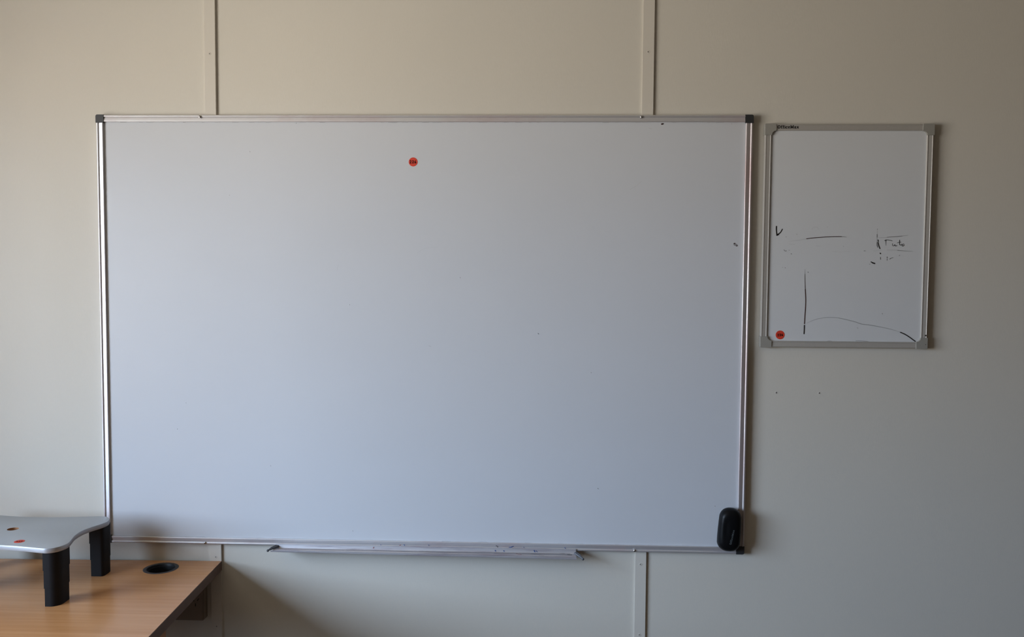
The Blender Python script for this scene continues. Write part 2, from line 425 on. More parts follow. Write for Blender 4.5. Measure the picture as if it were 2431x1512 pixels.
M['edge'] = plain('brown_edge_band', (0.115, 0.062, 0.042), 0.45, noise=0.15, scale=40)
M['panelwood'] = wood_material('orange_wood_panel', (0.42, 0.19, 0.07), (0.32, 0.13, 0.045), 0.4)
M['stand'] = plain('silver_grey_stand_top', (0.385, 0.405, 0.42), 0.42, metal=0.15, noise=0.04, scale=400)
M['standrim'] = plain('silver_stand_edge', (0.38, 0.39, 0.41), 0.42, metal=0.3)
M['core'] = plain('brown_fibreboard_core', (0.30, 0.155, 0.075), 0.8, noise=0.2, scale=300)
M['leg'] = plain('black_plastic_leg', (0.006, 0.006, 0.007), 0.55, spec=0.22, noise=0.2, scale=500)
M['plastic'] = plain('black_grommet_plastic', (0.012, 0.013, 0.015), 0.4)
M['rim'] = plain('grommet_rim_plastic', (0.028, 0.031, 0.036), 0.42)
M['outlet'] = plain('outlet_plastic', (0.22, 0.175, 0.13), 0.4)
M['sticker'] = plain('orange_red_paper', (0.62, 0.045, 0.018), 0.6, noise=0.06, scale=300)
INK = {'k': ink_material('black_marker_ink', (0.012, 0.010, 0.010)),
       'r': ink_material('brown_black_marker_ink', (0.045, 0.016, 0.013)),
       'b': ink_material('blue_marker_ink', (0.02, 0.075, 0.25)),
       'n': ink_material('navy_marker_ink', (0.015, 0.025, 0.07)),
       's': ink_material('red_marker_ink', (0.30, 0.03, 0.03))}
M['print'] = plain('black_print', (0.008, 0.008, 0.008), 0.5)
M['greyprint'] = plain('grey_print', (0.085, 0.10, 0.105), 0.5)
M['stickerink'] = plain('sticker_pen_ink', (0.022, 0.005, 0.004), 0.7, spec=0.15)

# ------------------------------------------------------------------ mesh helpers
def tag(o, label=None, cat=None, group=None, kind=None):
    if label: o['label'] = label
    if cat: o['category'] = cat
    if group: o['group'] = group
    if kind: o['kind'] = kind
    return o

def root(name, loc, label=None, cat=None, group=None, kind=None):
    o = bpy.data.objects.new(name, None)
    o.empty_display_size = 0.05
    COL.objects.link(o)
    o.location = loc
    return tag(o, label, cat, group, kind)

def origin(o):
    v = Vector((0, 0, 0))
    while o is not None:
        v += o.location
        o = o.parent
    return v

def obj(name, verts, faces, mat, parent=None, smooth=False, label=None, bevel=0.0, seg=2):
    """verts are given in world metres; stored relative to the parent"""
    off = origin(parent) if parent else Vector((0, 0, 0))
    me = bpy.data.meshes.new(name)
    me.from_pydata([tuple(Vector(v) - off) for v in verts], [], faces)
    bm = bmesh.new(); bm.from_mesh(me)
    bmesh.ops.recalc_face_normals(bm, faces=bm.faces)
    if bevel:
        bmesh.ops.bevel(bm, geom=list(bm.edges), offset=bevel, segments=seg, affect='EDGES', clamp_overlap=True)
    bm.to_mesh(me); bm.free()
    me.materials.append(mat)
    if smooth:
        me.shade_smooth()
        me.set_sharp_from_angle(angle=math.radians(38))
    o = bpy.data.objects.new(name, me)
    COL.objects.link(o)
    if parent: o.parent = parent
    if label: o['label'] = label
    return o

def box_vf(x0, x1, y0, y1, z0, z1):
    v = [(x, y, z) for z in (z0, z1) for y in (y0, y1) for x in (x0, x1)]
    f = [(0, 2, 3, 1), (4, 5, 7, 6), (0, 1, 5, 4), (2, 6, 7, 3), (0, 4, 6, 2), (1, 3, 7, 5)]
    return v, f

def box(name, x0, x1, y0, y1, z0, z1, mat, parent=None, bevel=0.0, label=None):
    v, f = box_vf(x0, x1, y0, y1, z0, z1)
    return obj(name, v, f, mat, parent, bevel > 0, label, bevel)

def multi(name, parts, mat, parent=None, smooth=False, label=None):
    V, F = [], []
    for v, f in parts:
        n = len(V); V += list(v); F += [tuple(i + n for i in q) for q in f]
    return obj(name, V, F, mat, parent, smooth, label)

def prism_vf(poly, fn, h0, h1):
    """closed 2D outline, fn(u, v, h) -> xyz"""
    n = len(poly)
    V = [fn(u, v, h0) for u, v in poly] + [fn(u, v, h1) for u, v in poly]
    F = [tuple(range(n)), tuple(range(n, 2 * n))] + [(i, (i + 1) % n, n + (i + 1) % n, n + i) for i in range(n)]
    return V, F

def lathe_vf(prof, n, fn):
    """prof: (radius, height) list, fn(x, y, h) -> xyz"""
    V, F = [], []
    for r, h in prof:
        for k in range(n):
            a = 2 * math.pi * k / n
            V.append(fn(r * math.cos(a), r * math.sin(a), h))
    for j in range(len(prof) - 1):
        for k in range(n):
            k2 = (k + 1) % n
            F.append((j * n + k, j * n + k2, (j + 1) * n + k2, (j + 1) * n + k))
    return V, F

def catmull(pts, n=6):
    if len(pts) < 3: return [tuple(p) for p in pts]
    P = [pts[0]] + list(pts) + [pts[-1]]
    out = []
    for i in range(1, len(P) - 2):
        p0, p1, p2, p3 = (Vector(P[i + k]) for k in (-1, 0, 1, 2))
        for s in range(n):
            t = s / n
            out.append(tuple(0.5 * ((2 * p1) + (p2 - p0) * t + (2 * p0 - 5 * p1 + 4 * p2 - p3) * t * t
                                    + (3 * p1 - p0 - 3 * p2 + p3) * t ** 3)))
    out.append(tuple(pts[-1]))
    return out

def smooth_closed(pts, n=6):
    m = len(pts); out = []
    for i in range(m):
        p0, p1, p2, p3 = (Vector(pts[(i + k) % m]) for k in (-1, 0, 1, 2))
        for s in range(n):
            t = s / n
            out.append(tuple(0.5 * ((2 * p1) + (p2 - p0) * t + (2 * p0 - 5 * p1 + 4 * p2 - p3) * t * t
                                    + (3 * p1 - p0 - 3 * p2 + p3) * t ** 3)))
    return out

def ribbon_vf(pts, width, fn, n=6, cap=True):
    P = [Vector(p) for p in catmull([tuple(q) for q in pts], n)]
    d0 = (P[1] - P[0]).normalized(); d1 = (P[-1] - P[-2]).normalized()
    h = width / 2
    if cap:
        P = [P[0] - d0 * h * 0.6] + P + [P[-1] + d1 * h * 0.6]
    V, F, T = [], [], []
    L = len(P)
    for i, p in enumerate(P):
        d = (P[min(i + 1, L - 1)] - P[max(i - 1, 0)]).normalized()
        nn = Vector((-d.y, d.x))
        w = h * (0.55 if cap and i in (0, L - 1) else 1.0)
        for s in (1, -1):
            q = p + nn * w * s
            V.append(fn(q.x, q.y)); T.append(i / (L - 1))
    for i in range(L - 1):
        F.append((2 * i, 2 * i + 1, 2 * i + 3, 2 * i + 2))
    return V, F, T

def ink_marks(name, marks, fn, parent, label=None):
    """one mesh of marker strokes; widths in mm, coverage from a to b along the stroke"""
    V, F, A, MI, mats = [], [], [], [], []
    for pts, w, a, b, c in marks:
        v, f, t = ribbon_vf(pts, w * 0.001, fn)
        n = len(V); V += v
        F += [tuple(i + n for i in q) for q in f]
        A += [a + (b - a) * x for x in t]
        if INK[c] not in mats: mats.append(INK[c])
        MI += [mats.index(INK[c])] * len(f)
    off = origin(parent)
    me = bpy.data.meshes.new(name)
    me.from_pydata([tuple(Vector(v) - off) for v in V], [], F)
    for m in mats: me.materials.append(m)
    me.polygons.foreach_set('material_index', MI)
    at = me.attributes.new('coverage', 'FLOAT', 'POINT')
    at.data.foreach_set('value', A)
    o = bpy.data.objects.new(name, me)
    COL.objects.link(o); o.parent = parent
    if label: o['label'] = label
    return o

# ------------------------------------------------------------------ slab lettering and pen digits (unit: x-height 0.7, cap 1)
def ell(cx, cy, rx, ry, a0, a1, n=10):
    return [(cx + rx * math.cos(math.radians(a0 + (a1 - a0) * i / n)), cy + ry * math.sin(math.radians(a0 + (a1 - a0) * i / n))) for i in range(n + 1)]
GLYPH = {  # advance, [(points, stroke width)]
    'O': (1.02, [(ell(0.48, 0.5, 0.36, 0.42, 90, 450, 16), 0.24)]),
    'f': (0.60, [([(0.62, 0.88), (0.50, 0.97), (0.34, 0.93), (0.28, 0.78), (0.28, 0.04)], 0.22), ([(0.06, 0.62), (0.56, 0.62)], 0.14), ([(0.06, 0.07), (0.52, 0.07)], 0.14)]),
    'i': (0.46, [([(0.24, 0.04), (0.24, 0.66)], 0.22), ([(0.04, 0.62), (0.24, 0.62)], 0.14), ([(0.02, 0.07), (0.46, 0.07)], 0.14), ([(0.17, 0.90), (0.31, 0.90)], 0.18)]),
    'c': (0.74, [(ell(0.38, 0.35, 0.27, 0.29, 40, 320, 12), 0.2), ([(0.60, 0.44), (0.60, 0.60)], 0.12)]),
    'e': (0.76, [(ell(0.38, 0.35, 0.27, 0.29, 0, 320, 14), 0.19), ([(0.14, 0.36), (0.64, 0.36)], 0.12)]),
    'M': (1.28, [([(0.24, 0.04), (0.24, 0.96)], 0.2), ([(0.98, 0.04), (0.98, 0.96)], 0.24), ([(0.22, 0.95), (0.60, 0.16)], 0.24), ([(0.60, 0.16), (0.98, 0.95)], 0.2),
                 ([(0.04, 0.07), (0.44, 0.07)], 0.14), ([(0.78, 0.07), (1.20, 0.07)], 0.14), ([(0.04, 0.93), (0.30, 0.93)], 0.14), ([(0.94, 0.93), (1.20, 0.93)], 0.14)]),
    'a': (0.80, [([(0.12, 0.54), (0.28, 0.64), (0.48, 0.60), (0.53, 0.44), (0.53, 0.12)], 0.2), (ell(0.32, 0.22, 0.20, 0.16, 0, 360, 12), 0.17), ([(0.50, 0.07), (0.76, 0.07)], 0.14)]),
    'x': (0.80, [([(0.16, 0.64), (0.66, 0.06)], 0.22), ([(0.66, 0.64), (0.16, 0.06)], 0.15), ([(0.02, 0.63), (0.34, 0.63)], 0.13), ([(0.50, 0.63), (0.80, 0.63)], 0.13), ([(0.02, 0.07), (0.32, 0.07)], 0.13), ([(0.48, 0.07), (0.80, 0.07)], 0.13)]),
}
DIGIT = {
    '2': [[(0.05, 0.75), (0.2, 0.97), (0.42, 0.86), (0.38, 0.6), (0.06, 0.06)], [(0.06, 0.06), (0.3, 0.1), (0.5, 0.06)]],
    '6': [[(0.32, 1.0), (0.14, 0.7), (0.05, 0.3), (0.16, 0.05), (0.38, 0.08), (0.42, 0.32), (0.24, 0.42), (0.08, 0.28)]],
}
def lettering(name, text, fn, height, length, mat, parent, label=None, bold=1.0):
    """text laid out in the (u, v) plane starting at 0,0"""
    adv = sum(GLYPH[c][0] for c in text)
    sx = length / adv
    parts, x = [], 0.0
    for c in text:
        a, strokes = GLYPH[c]
        for pts, w in strokes:
            v, f, t = ribbon_vf([((x + px) * sx, py * height) for px, py in pts], w * bold * (sx + height) / 2, fn, 3, False)
            parts.append((v, f))
        x += a
    return multi(name, parts, mat, parent, label=label)

def number_sticker(fn, r, parent, rot=0.0, squash=1.0, label=None, dx=0.0, hd=0.62):
    """round paper dot with the pen number 226; fn(u, v, h) -> xyz"""
    v, f = lathe_vf([(0.0002, 0.0005), (r * 0.97, 0.0005), (r, 0.0004), (r, 0.0)], 40, fn)
    st = obj('number_sticker', v, f, M['sticker'], parent, label=label)
    parts = []
    c, s = math.cos(rot), math.sin(rot)
    k = r * hd * squash
    for i, ch in enumerate('226'):
        for pts in DIGIT[ch]:
            P = []
            for px, py in pts:
                u = (px - 0.24 + (i - 1) * 0.78) * k * 1.15 + dx * r; w = (py - 0.5) * k * (1.05 - 0.05 * i)
                P.append((u * c - w * s, u * s + w * c))
            lift = 0.00062 + 0.00004 * len(parts)
            v, f, t = ribbon_vf(P, r * 0.15, lambda a, b: fn(a, b, lift), 4)
            parts.append((v, f))
    multi('pen_number', parts, M['stickerink'], st, label='handwritten number 226')
    return st

# ------------------------------------------------------------------ the setting
def structure(o): o['kind'] = 'structure'; return o
WT = 0.12
BX0, BX1 = X_LEFT, X_RIGHT
TRIMS = [(-1.7990, -1.7668), (-0.5991, -0.5668), (0.6016, 0.6338), (1.8020, 1.8342), (3.0020, 3.0342)]
wb = structure(box('wall_back', BX0 - WT, BX1 + WT, 0.008, WT, 0.0, Z_CEIL, M['wall']))
edges = [BX0] + [(a + b) / 2 for a, b in TRIMS] + [BX1]
panels = []
for i in range(len(edges) - 1):
    panels.append(box('wall_panel', edges[i] + 0.0015, edges[i + 1] - 0.0015, 0.0, 0.0085, 0.0, Z_CEIL, M['wall'], wb))
for hx, hz in ((0.9824, 1.2177), (1.0992, 1.2180)):
    # old screw holes: a raised lip of vinyl round a dark pit
    v, f = lathe_vf([(0.0034, 0.0), (0.0026, 0.0007), (0.0018, 0.0006), (0.0015, 0.0002)], 16, lambda x, y, h: (hx + x, -h, hz + y))
    ring = obj('screw_hole', v, f, M['nail'], panels[3] if hx > 0.62 else panels[2], True)
    v, f = lathe_vf([(0.0002, 0.0004), (0.0017, 0.0004)], 12, lambda x, y, h: (hx + x, -h, hz + y))
    obj('hole', v, f, M['hole'], panels[3])
nail_z = [2.138, 1.935, 1.735, 1.535, 1.33, 1.13, 0.93, 0.730, 0.529, 0.33, 0.13]
for i, (a, b) in enumerate(TRIMS):
    t = structure(box('trim_%d' % (i + 1), a, b, -0.006, 0.0005, 0.0, Z_CEIL, M['trim'], None, 0.0011))
    for z in nail_z:
        zz = z + (0.002 if i == 2 else 0)
        xx = (a + b) / 2 - 0.0005
        v, f = lathe_vf([(0.0043, 0.0058), (0.0038, 0.0065), (0.0026, 0.0066), (0.0013, 0.0062)], 16, lambda x, y, h: (xx + x, -h, zz + y))
        nl = obj('nail_head', v, f, M['nail'], t, True)
        v, f = lathe_vf([(0.0001, 0.0063), (0.0013, 0.0063)], 10, lambda x, y, h: (xx + x, -h, zz + y))
        obj('nail_dimple', v, f, M['hole'], nl)

structure(box('floor', BX0 - WT, BX1 + WT, Y_FRONT - WT, WT, -0.1, 0.0, M['floor']))
structure(box('ceiling', BX0 - WT, BX1 + WT, Y_FRONT - WT, WT, Z_CEIL, Z_CEIL + 0.1, M['ceiling']))
structure(box('wall_right', BX1, BX1 + WT, Y_FRONT, 0.008, 0.0, Z_CEIL, M['partition']))
structure(box('wall_front', BX0 - WT, BX1 + WT, Y_FRONT - WT, Y_FRONT, 0.0, Z_CEIL, M['partition']))
xl0, xl1 = BX0 - WT, BX0
structure(multi('wall_left', [box_vf(xl0, xl1, Y_FRONT, 0.008, 0.0, WIN_Z0), box_vf(xl0, xl1, Y_FRONT, 0.008, WIN_Z1, Z_CEIL),
                              box_vf(xl0, xl1, Y_FRONT, WIN_Y0, WIN_Z0, WIN_Z1), box_vf(xl0, xl1, WIN_Y1, 0.008, WIN_Z0, WIN_Z1)], M['wall']))
w = root('window_1', (xl0, (WIN_Y0 + WIN_Y1) / 2, WIN_Z0), kind='structure')
fw = 0.045
xa, xb = xl0 + 0.03, xl0 + 0.075
multi('window_frame', [box_vf(xa, xb, WIN_Y0, WIN_Y1, WIN_Z0, WIN_Z0 + fw), box_vf(xa, xb, WIN_Y0, WIN_Y1, WIN_Z1 - fw, WIN_Z1),
                       box_vf(xa, xb, WIN_Y0, WIN_Y0 + fw, WIN_Z0, WIN_Z1), box_vf(xa, xb, WIN_Y1 - fw, WIN_Y1, WIN_Z0, WIN_Z1),
                       box_vf(xa, xb, (WIN_Y0 + WIN_Y1) / 2 - fw / 2, (WIN_Y0 + WIN_Y1) / 2 + fw / 2, WIN_Z0, WIN_Z1)], M['winframe'], w)
for k in range(2):
    ya = WIN_Y0 + k * (WIN_Y1 - WIN_Y0) / 2
    box('pane', xa + 0.02, xa + 0.024, ya + 0.02, ya + (WIN_Y1 - WIN_Y0) / 2 - 0.02, WIN_Z0 + 0.02, WIN_Z1 - 0.02, M['glass'], w)
structure(box('baseboard_back', X_LEFT + 0.001, X_RIGHT - 0.001, -0.012, 0.0, 0.0, 0.07, M['trim'], None, 0.002))

# ------------------------------------------------------------------ big whiteboard 1.8 x 1.2 m
BZ0, BZ1 = 0.770, 1.970
PROF = [(0.0, 0.002), (0.0, 0.0168), (0.0008, 0.0176), (0.0016, 0.0177), (0.0112, 0.0152), (0.0120, 0.0150), (0.0127, 0.0160),
        (0.0136, 0.0172), (0.0152, 0.0177), (0.0170, 0.0174), (0.0184, 0.0162), (0.0190, 0.0142), (0.0190, 0.002)]
def rail_h(u):
    """height of the rail face at distance u from its inner edge"""
    P = PROF[3:6]
    return 0.0177 - (u - 0.0016) * (0.0027 / 0.0104) if u < 0.012 else 0.0178
def rail_vf(side, prof, x0, x1, z0, z1, w, trim):
    n = len(prof); V = []
    for end in (0, 1):
        for u, h in prof:
            if side == 'top': V.append(((x0 + trim, x1 - trim)[end], -h, z1 - w + u))
            if side == 'bottom': V.append(((x0 + trim, x1 - trim)[end], -h, z0 + w - u))
            if side == 'left': V.append((x0 + w - u, -h, (z0 + trim, z1 - trim)[end]))
            if side == 'right': V.append((x1 - w + u, -h, (z0 + trim, z1 - trim)[end]))
    F = [(i, (i + 1) % n, n + (i + 1) % n, n + i) for i in range(n)] + [tuple(range(n)), tuple(range(n, 2 * n))]
    return V, F
wbd = root('large_whiteboard', (0, 0, BZ0), 'large white magnetic whiteboard in thin aluminium frame with black corners', 'whiteboard')
box('writing_surface', -0.8825, 0.8825, -0.0115, 0.0005, BZ0 + 0.0175, BZ1 - 0.0175, M['board'], wbd, label='pale blue-white enamel writing surface')
for side, mat in (('top', 'alu'), ('bottom', 'alu'), ('left', 'alu'), ('right', 'alu_pink')):
    v, f = rail_vf(side, PROF, -0.9, 0.9, BZ0, BZ1, 0.019, 0.012)
    obj('frame_rail', v, f, M[mat], wbd, True)
def cap_poly(size, wid, rad, fil):
    P = [(rad - rad * math.cos(t * math.pi / 10), rad - rad * math.sin(t * math.pi / 10)) for t in range(6)]
    P += [(size, 0.0), (size, wid)]
    P += [(wid + fil - fil * math.sin(t * math.pi / 10), wid + fil - fil * math.cos(t * math.pi / 10)) for t in range(6)]
    P += [(wid, size), (0.0, size)]
    return P
for sx, sz in ((-1, 1), (1, 1), (-1, -1), (1, -1)):
    cx, cz = 0.9006 * sx, (BZ1 + 0.0006 if sz > 0 else BZ0 - 0.0006)
    v, f = prism_vf(cap_poly(0.0225, 0.0205, 0.005, 0.002), lambda a, b, h: (cx - sx * a, -h, cz - sz * b), 0.001, 0.0186)
    o = obj('corner_cap', v, f, M['cap'], wbd, True, 'charcoal plastic corner cap', 0.0008, 1)
for sx, sz in ((-0.6076, 1.9645), (0.6002, 1.9645), (-0.6089, 0.7745), (0.5994, 0.7745)):
    v, f = lathe_vf([(0.0036, 0.0165), (0.0036, 0.0188), (0.0028, 0.0198), (0.0012, 0.0202), (0.0001, 0.0202)], 18, lambda x, y, h: (sx + x, -h, sz + y))
    s = obj('screw', v, f, M['steel'], wbd, True)
    a = 0.7
    multi('screw_slot', [box_vf(sx - 0.0022, sx + 0.0022, -0.0204, -0.0195, sz - 0.0005, sz + 0.0005), box_vf(sx - 0.0005, sx + 0.0005, -0.0204, -0.0195, sz - 0.0022, sz + 0.0022)], M['hole'], s)
ink_marks('marker_speck', BIG_MARKS, lambda x, z: (x, -0.0119, z), wbd, 'leftover marker specks and smears')['kind'] = 'stuff'
ink_marks('marker_scribble', RAIL_MARKS, lambda x, z: (x, -rail_h(BZ0 + 0.019 - z) - 0.0003, z), wbd, 'blue and red marker strokes on the lower rail')['kind'] = 'stuff'
# rubbed ink line where the top and bottom rails meet the enamel
edge = []
rng = random.Random(9)
for zz, y_side in ((1.9502, 'top'), (0.7898, 'bot')):
    x = -0.86
    while x < 0.87:
        L = rng.uniform(0.004, 0.026)
        if rng.random() < (0.62 if y_side == 'top' else 0.22):
            edge.append(([(x, zz), (min(x + L, 0.876), zz)], rng.uniform(0.35, 0.9), rng.uniform(0.15, 0.7) * (1 if y_side == 'top' else 0.5), rng.uniform(0.0, 0.4) * (1 if y_side == 'top' else 0.5), rng.choice('rkr')))
        x += L + rng.uniform(0.003, 0.022)
ink_marks('ink_residue', edge, lambda x, z: (x, -0.0119, z), wbd, 'dark ink residue along the rail')['kind'] = 'stuff'
number_sticker(lambda a, b, h: (-0.0199 + a, -0.0115 - h, 1.8433 + b), 0.0122, wbd, label='small round orange-red number sticker', dx=-0.05)

# pen tray clipped to the bottom rail (slightly twisted: front lip higher towards the desk)
tray = root('pen_tray', (0.015, -0.04, 0.762), 'narrow aluminium pen tray with ink stains hanging from the large whiteboard', 'pen tray')
TP = [(0.0182, 0.7765), (0.0200, 0.7772), (0.0208, 0.7765), (0.0212, 0.7655), (0.0222, 0.7640), (0.0400, 0.7632), (0.0412, 0.7650), (0.0428, 0.7632), (0.0660, 0.7640), (0.0680, 0.7662), (0.0692, 0.7660),
      (0.0690, 0.7630), (0.0670, 0.7620), (0.0220, 0.7620), (0.0196, 0.7640), (0.0186, 0.7700)]
V = []
TX0, TX1 = -0.4063, 0.4365
for x in (TX0, TX1):
    k = (TX1 - x) / (TX1 - TX0)
    for h, z in TP:
        tw = max(0.0, (h - 0.021) / 0.047)
        V.append((x, -h, z + 0.0066 * k * tw))
n = len(TP)
F = [(i, (i + 1) % n, n + (i + 1) % n, n + i) for i in range(n)]
# end caps as quads strips of the channel
F += [tuple(range(n)), tuple(range(n, 2 * n))]
obj('tray_channel', V, F, M['tray'], tray, True)
def tube_vf(path, rad, n=8):
    V, F = [], []
    P = [Vector(p) for p in path]
    for i, p in enumerate(P):
        d = (P[min(i + 1, len(P) - 1)] - P[max(i - 1, 0)]).normalized()
        a = d.orthogonal().normalized(); b = d.cross(a)
        r = rad[i] if isinstance(rad, (list, tuple)) else rad
        for k in range(n):
            t = 2 * math.pi * k / n
            V.append(tuple(p + (a * math.cos(t) + b * math.sin(t)) * r))
    for i in range(len(P) - 1):
        for k in range(n):
            k2 = (k + 1) % n
            F.append((i * n + k, i * n + k2, (i + 1) * n + k2, (i + 1) * n + k))
    F += [tuple(range(n)), tuple(range((len(P) - 1) * n, len(P) * n))]
    return V, F
def ball_vf(c, r):
    pr = [(max(0.0001, r * math.sin(math.pi * i / 8)), -r * math.cos(math.pi * i / 8)) for i in range(9)]
    return lathe_vf(pr, 12, lambda x, y, h: (c[0] + x, c[1] + y, c[2] + h))
for pts in (((-0.4000, -0.0190, 0.7685), (-0.4080, -0.042, 0.7690), (-0.4145, -0.066, 0.7715)),
            ((0.4340, -0.0190, 0.7640), (0.4445, -0.042, 0.7632), (0.4540, -0.064, 0.7635))):
    d = Vector(pts[2]) - Vector(pts[0])
    b = root('tray_bracket', (0, 0, 0)); bpy.data.objects.remove(b)
    parts = [tube_vf([tuple(Vector(p) + Vector((0, 0, 0.0008))) for p in pts], [0.0042, 0.0030, 0.0022]),
             tube_vf([tuple(Vector(p) + Vector((-0.0045 if pts[0][0] < 0 else 0.004, 0, 0.002))) for p in pts[:2]] + [pts[2]], [0.0035, 0.0026, 0.0018]),
             ball_vf(pts[2], 0.0036)]
    multi('tray_bracket', parts, M['bracket'], tray, True, 'dark plastic end bracket')
ink_marks('tray_scribble', PLATE_MARKS, lambda x, z: (x, -0.0219, max(z, 0.7665)), tray)['kind'] = 'stuff'
ink_marks('tray_stain_and_line', TRAY_MARKS, lambda x, y: (x, min(y, -0.0235), 0.7650 + 0.0066 * (TX1 - x) / (TX1 - TX0) * max(0, (-y - 0.021) / 0.047)), tray)['kind'] = 'stuff'

# ------------------------------------------------------------------ eraser held on the board by magnets
ER = Vector((0.8560, -0.0115, 0.8425))
er = root('whiteboard_eraser', ER, 'black domed whiteboard eraser stuck on lower corner of the large whiteboard', 'eraser')
tilt = math.radians(-3.2)
def er_pt(a, b, h):
    return (ER.x + a * math.cos(tilt) - b * math.sin(tilt), ER.y - h, ER.z + a * math.sin(tilt) + b * math.cos(tilt))
def er_ring(wid, hei, n=48, e=1.0):
    # stadium, slightly narrower at the top
    P = []
    r = wid
    for i in range(n):
        t = 2 * math.pi * i / n
        c, s = math.cos(t), math.sin(t)
        x = r * math.copysign(abs(c) ** 0.85, c)
        z = (hei - r) * math.copysign(1, s) * min(1, abs(s) * 4) + r * math.copysign(abs(s) ** 0.95, s)
        x *= 1 - 0.05 * z / hei
        P.append((x, z))
    return P
rings = [(0.0265, 0.0550, 0.0), (0.0275, 0.0560, 0.001), (0.0275, 0.0560, 0.0130)]
V, F = [], []
def loft(rs, mat, name, concave=False, close=True, **k):
    V, F = [], []
    n = 48
    for wv, hv, h in rs:
        for a, b in er_ring(wv, hv):
            hh = h
            if concave and h > 0.03:
                # finger grip: shallow scoop along the left flank
                g = math.exp(-((a + 0.013) / 0.0065) ** 2) * math.exp(-((b - 0.006) / 0.022) ** 2)
                hh = h - 0.0030 * g
            V.append(er_pt(a, b, hh))
    for j in range(len(rs) - 1):
        for i in range(n):
            i2 = (i + 1) % n
            F.append((j * n + i, j * n + i2, (j + 1) * n + i2, (j + 1) * n + i))
    if close:
        F.append(tuple(range(n))); F.append(tuple(range((len(rs) - 1) * n, len(rs) * n)))
    return obj(name, V, F, mat, er, True, **k)
loft(rings, M['felt'], 'felt_pad')
shell = [(0.0292, 0.0580, 0.0115), (0.0308, 0.0596, 0.0120), (0.0312, 0.0601, 0.0150), (0.0308, 0.0596, 0.0225), (0.0294, 0.0580, 0.0285), (0.0270, 0.0553, 0.0330),
         (0.0238, 0.0515, 0.0362), (0.0195, 0.0465, 0.0385), (0.0150, 0.0410, 0.0397), (0.0108, 0.0350, 0.0404), (0.0060, 0.027, 0.0407), (0.0025, 0.018, 0.0408)]
sh = loft(shell, M['eraser'], 'shell', True)
c90, s90 = math.cos(math.radians(86.5)), math.sin(math.radians(86.5))
def er_text(u, v):
    # runs upwards on the dome
    a, b = 0.0030 - v * 1.0 + u * 0.14, -0.0355 + u
    r = abs(a)
    return er_pt(a, b, 0.0414 - 0.0007 * (a / 0.010) ** 2 - 0.0016 * max(0, (abs(b) - 0.028) / 0.012))
lettering('printed_name', 'OfficeMax', er_text, 0.0052, 0.041, M['greyprint'], sh, 'small grey brand lettering')

# ------------------------------------------------------------------ small whiteboard 0.45 x 0.60 m
SX0, SX1, SZ0, SZ1 = 0.9310, 1.3795, 1.3435, 1.9470
sb = root('small_whiteboard', ((SX0 + SX1) / 2, 0, SZ0), 'small portrait whiteboard with grey frame and wiped black marker writing', 'whiteboard')
box('writing_surface', SX0 + 0.010, SX1 - 0.010, -0.0125, -0.003, SZ0 + 0.010, SZ1 - 0.010, M['board2'], sb, label='scuffed pale writing surface')
box('backing_board', SX0 + 0.006, SX1 - 0.006, -0.004, 0.0005, SZ0 + 0.006, SZ1 - 0.006, M['cap2'], sb)
PROF2 = [(0.0, 0.003), (0.0, 0.0150), (0.0012, 0.0166), (0.0028, 0.0166), (0.0036, 0.0156), (0.0138, 0.0164), (0.0146, 0.0172), (0.0158, 0.0170), (0.0170, 0.0150), (0.0170, 0.003)]
for side in ('top', 'bottom', 'left', 'right'):
    v, f = rail_vf(side, PROF2, SX0 + 0.0015, SX1 - 0.0015, SZ0 + 0.0015, SZ1 - 0.0015, 0.017, 0.02)
    obj('frame_rail', v, f, M['alu2'], sb, True)
for sx, sz in ((-1, 1), (1, 1), (-1, -1), (1, -1)):
    cx, cz = (SX0 if sx < 0 else SX1), (SZ1 if sz > 0 else SZ0)
    v, f = prism_vf(cap_poly(0.0305, 0.0190, 0.003, 0.0115), lambda a, b, h: (cx + (-sx) * a, -h, cz - sz * b), 0.001, 0.0186)
    obj('corner_cap', v, f, M['cap2'], sb, True, 'grey plastic corner', 0.0009, 1)
v, f = lathe_vf([(0.0001, 0.0173), (0.0021, 0.0173), (0.0024, 0.0160)], 14, lambda x, y, h: (1.3740 + x, -h, 1.3800 + y))
obj('pin_hole', v, f, M['hole'], sb)
v, f = lathe_vf([(0.0001, 0.0190), (0.0010, 0.0190), (0.0011, 0.0180)], 10, lambda x, y, h: (1.3738 + x, -h, 1.3556 + y))
obj('pin_hole', v, f, M['hole'], sb)
lettering('printed_name', 'OfficeMax', lambda u, v: (0.9648 + u, -(0.0156 + (1.9342 + v - (SZ1 - 0.0185) - 0.0036) * 0.0784) - 0.00022, 1.9342 + v), 0.0082, 0.0565, M['print'], sb, 'bold black brand lettering', 1.15)
def on_small(x, z): return (x, -0.01290, z)
strokes = [('tick_mark', 0, 3, 'bold black tick'), ('drawn_line', 3, 5, 'fading brown marker line'),
           ('drawn_bar', 13, 14, None), ('drawn_bar', 14, 15, None), ('drawn_bar', 15, 17, None),
           ('handwritten_letter', 17, 19, 'capital letter like a T'), ('handwritten_letter', 19, 21, None), ('handwritten_letter', 21, 23, None), ('handwritten_letter', 23, 25, None),
           ('drawn_axis', 54, 57, 'upright brown-black marker line'), ('drawn_axis', 57, 58, 'short thick end of the upright line'),
           ('drawn_curve', 58, 61, 'thin grey arched marker curve'), ('drawn_stroke', 62, 63, 'thick slanted marker stroke')]
for nm, a, b, lb in strokes:
    ink_marks(nm, SMALL_MARKS[a:b], on_small, sb, lb)
ink_marks('wiped_ink', SMALL_MARKS[5:13] + SMALL_MARKS[25:54] + SMALL_MARKS[61:62] + SMALL_MARKS[63:], on_small, sb, 'faint wiped marker traces')['kind'] = 'stuff'
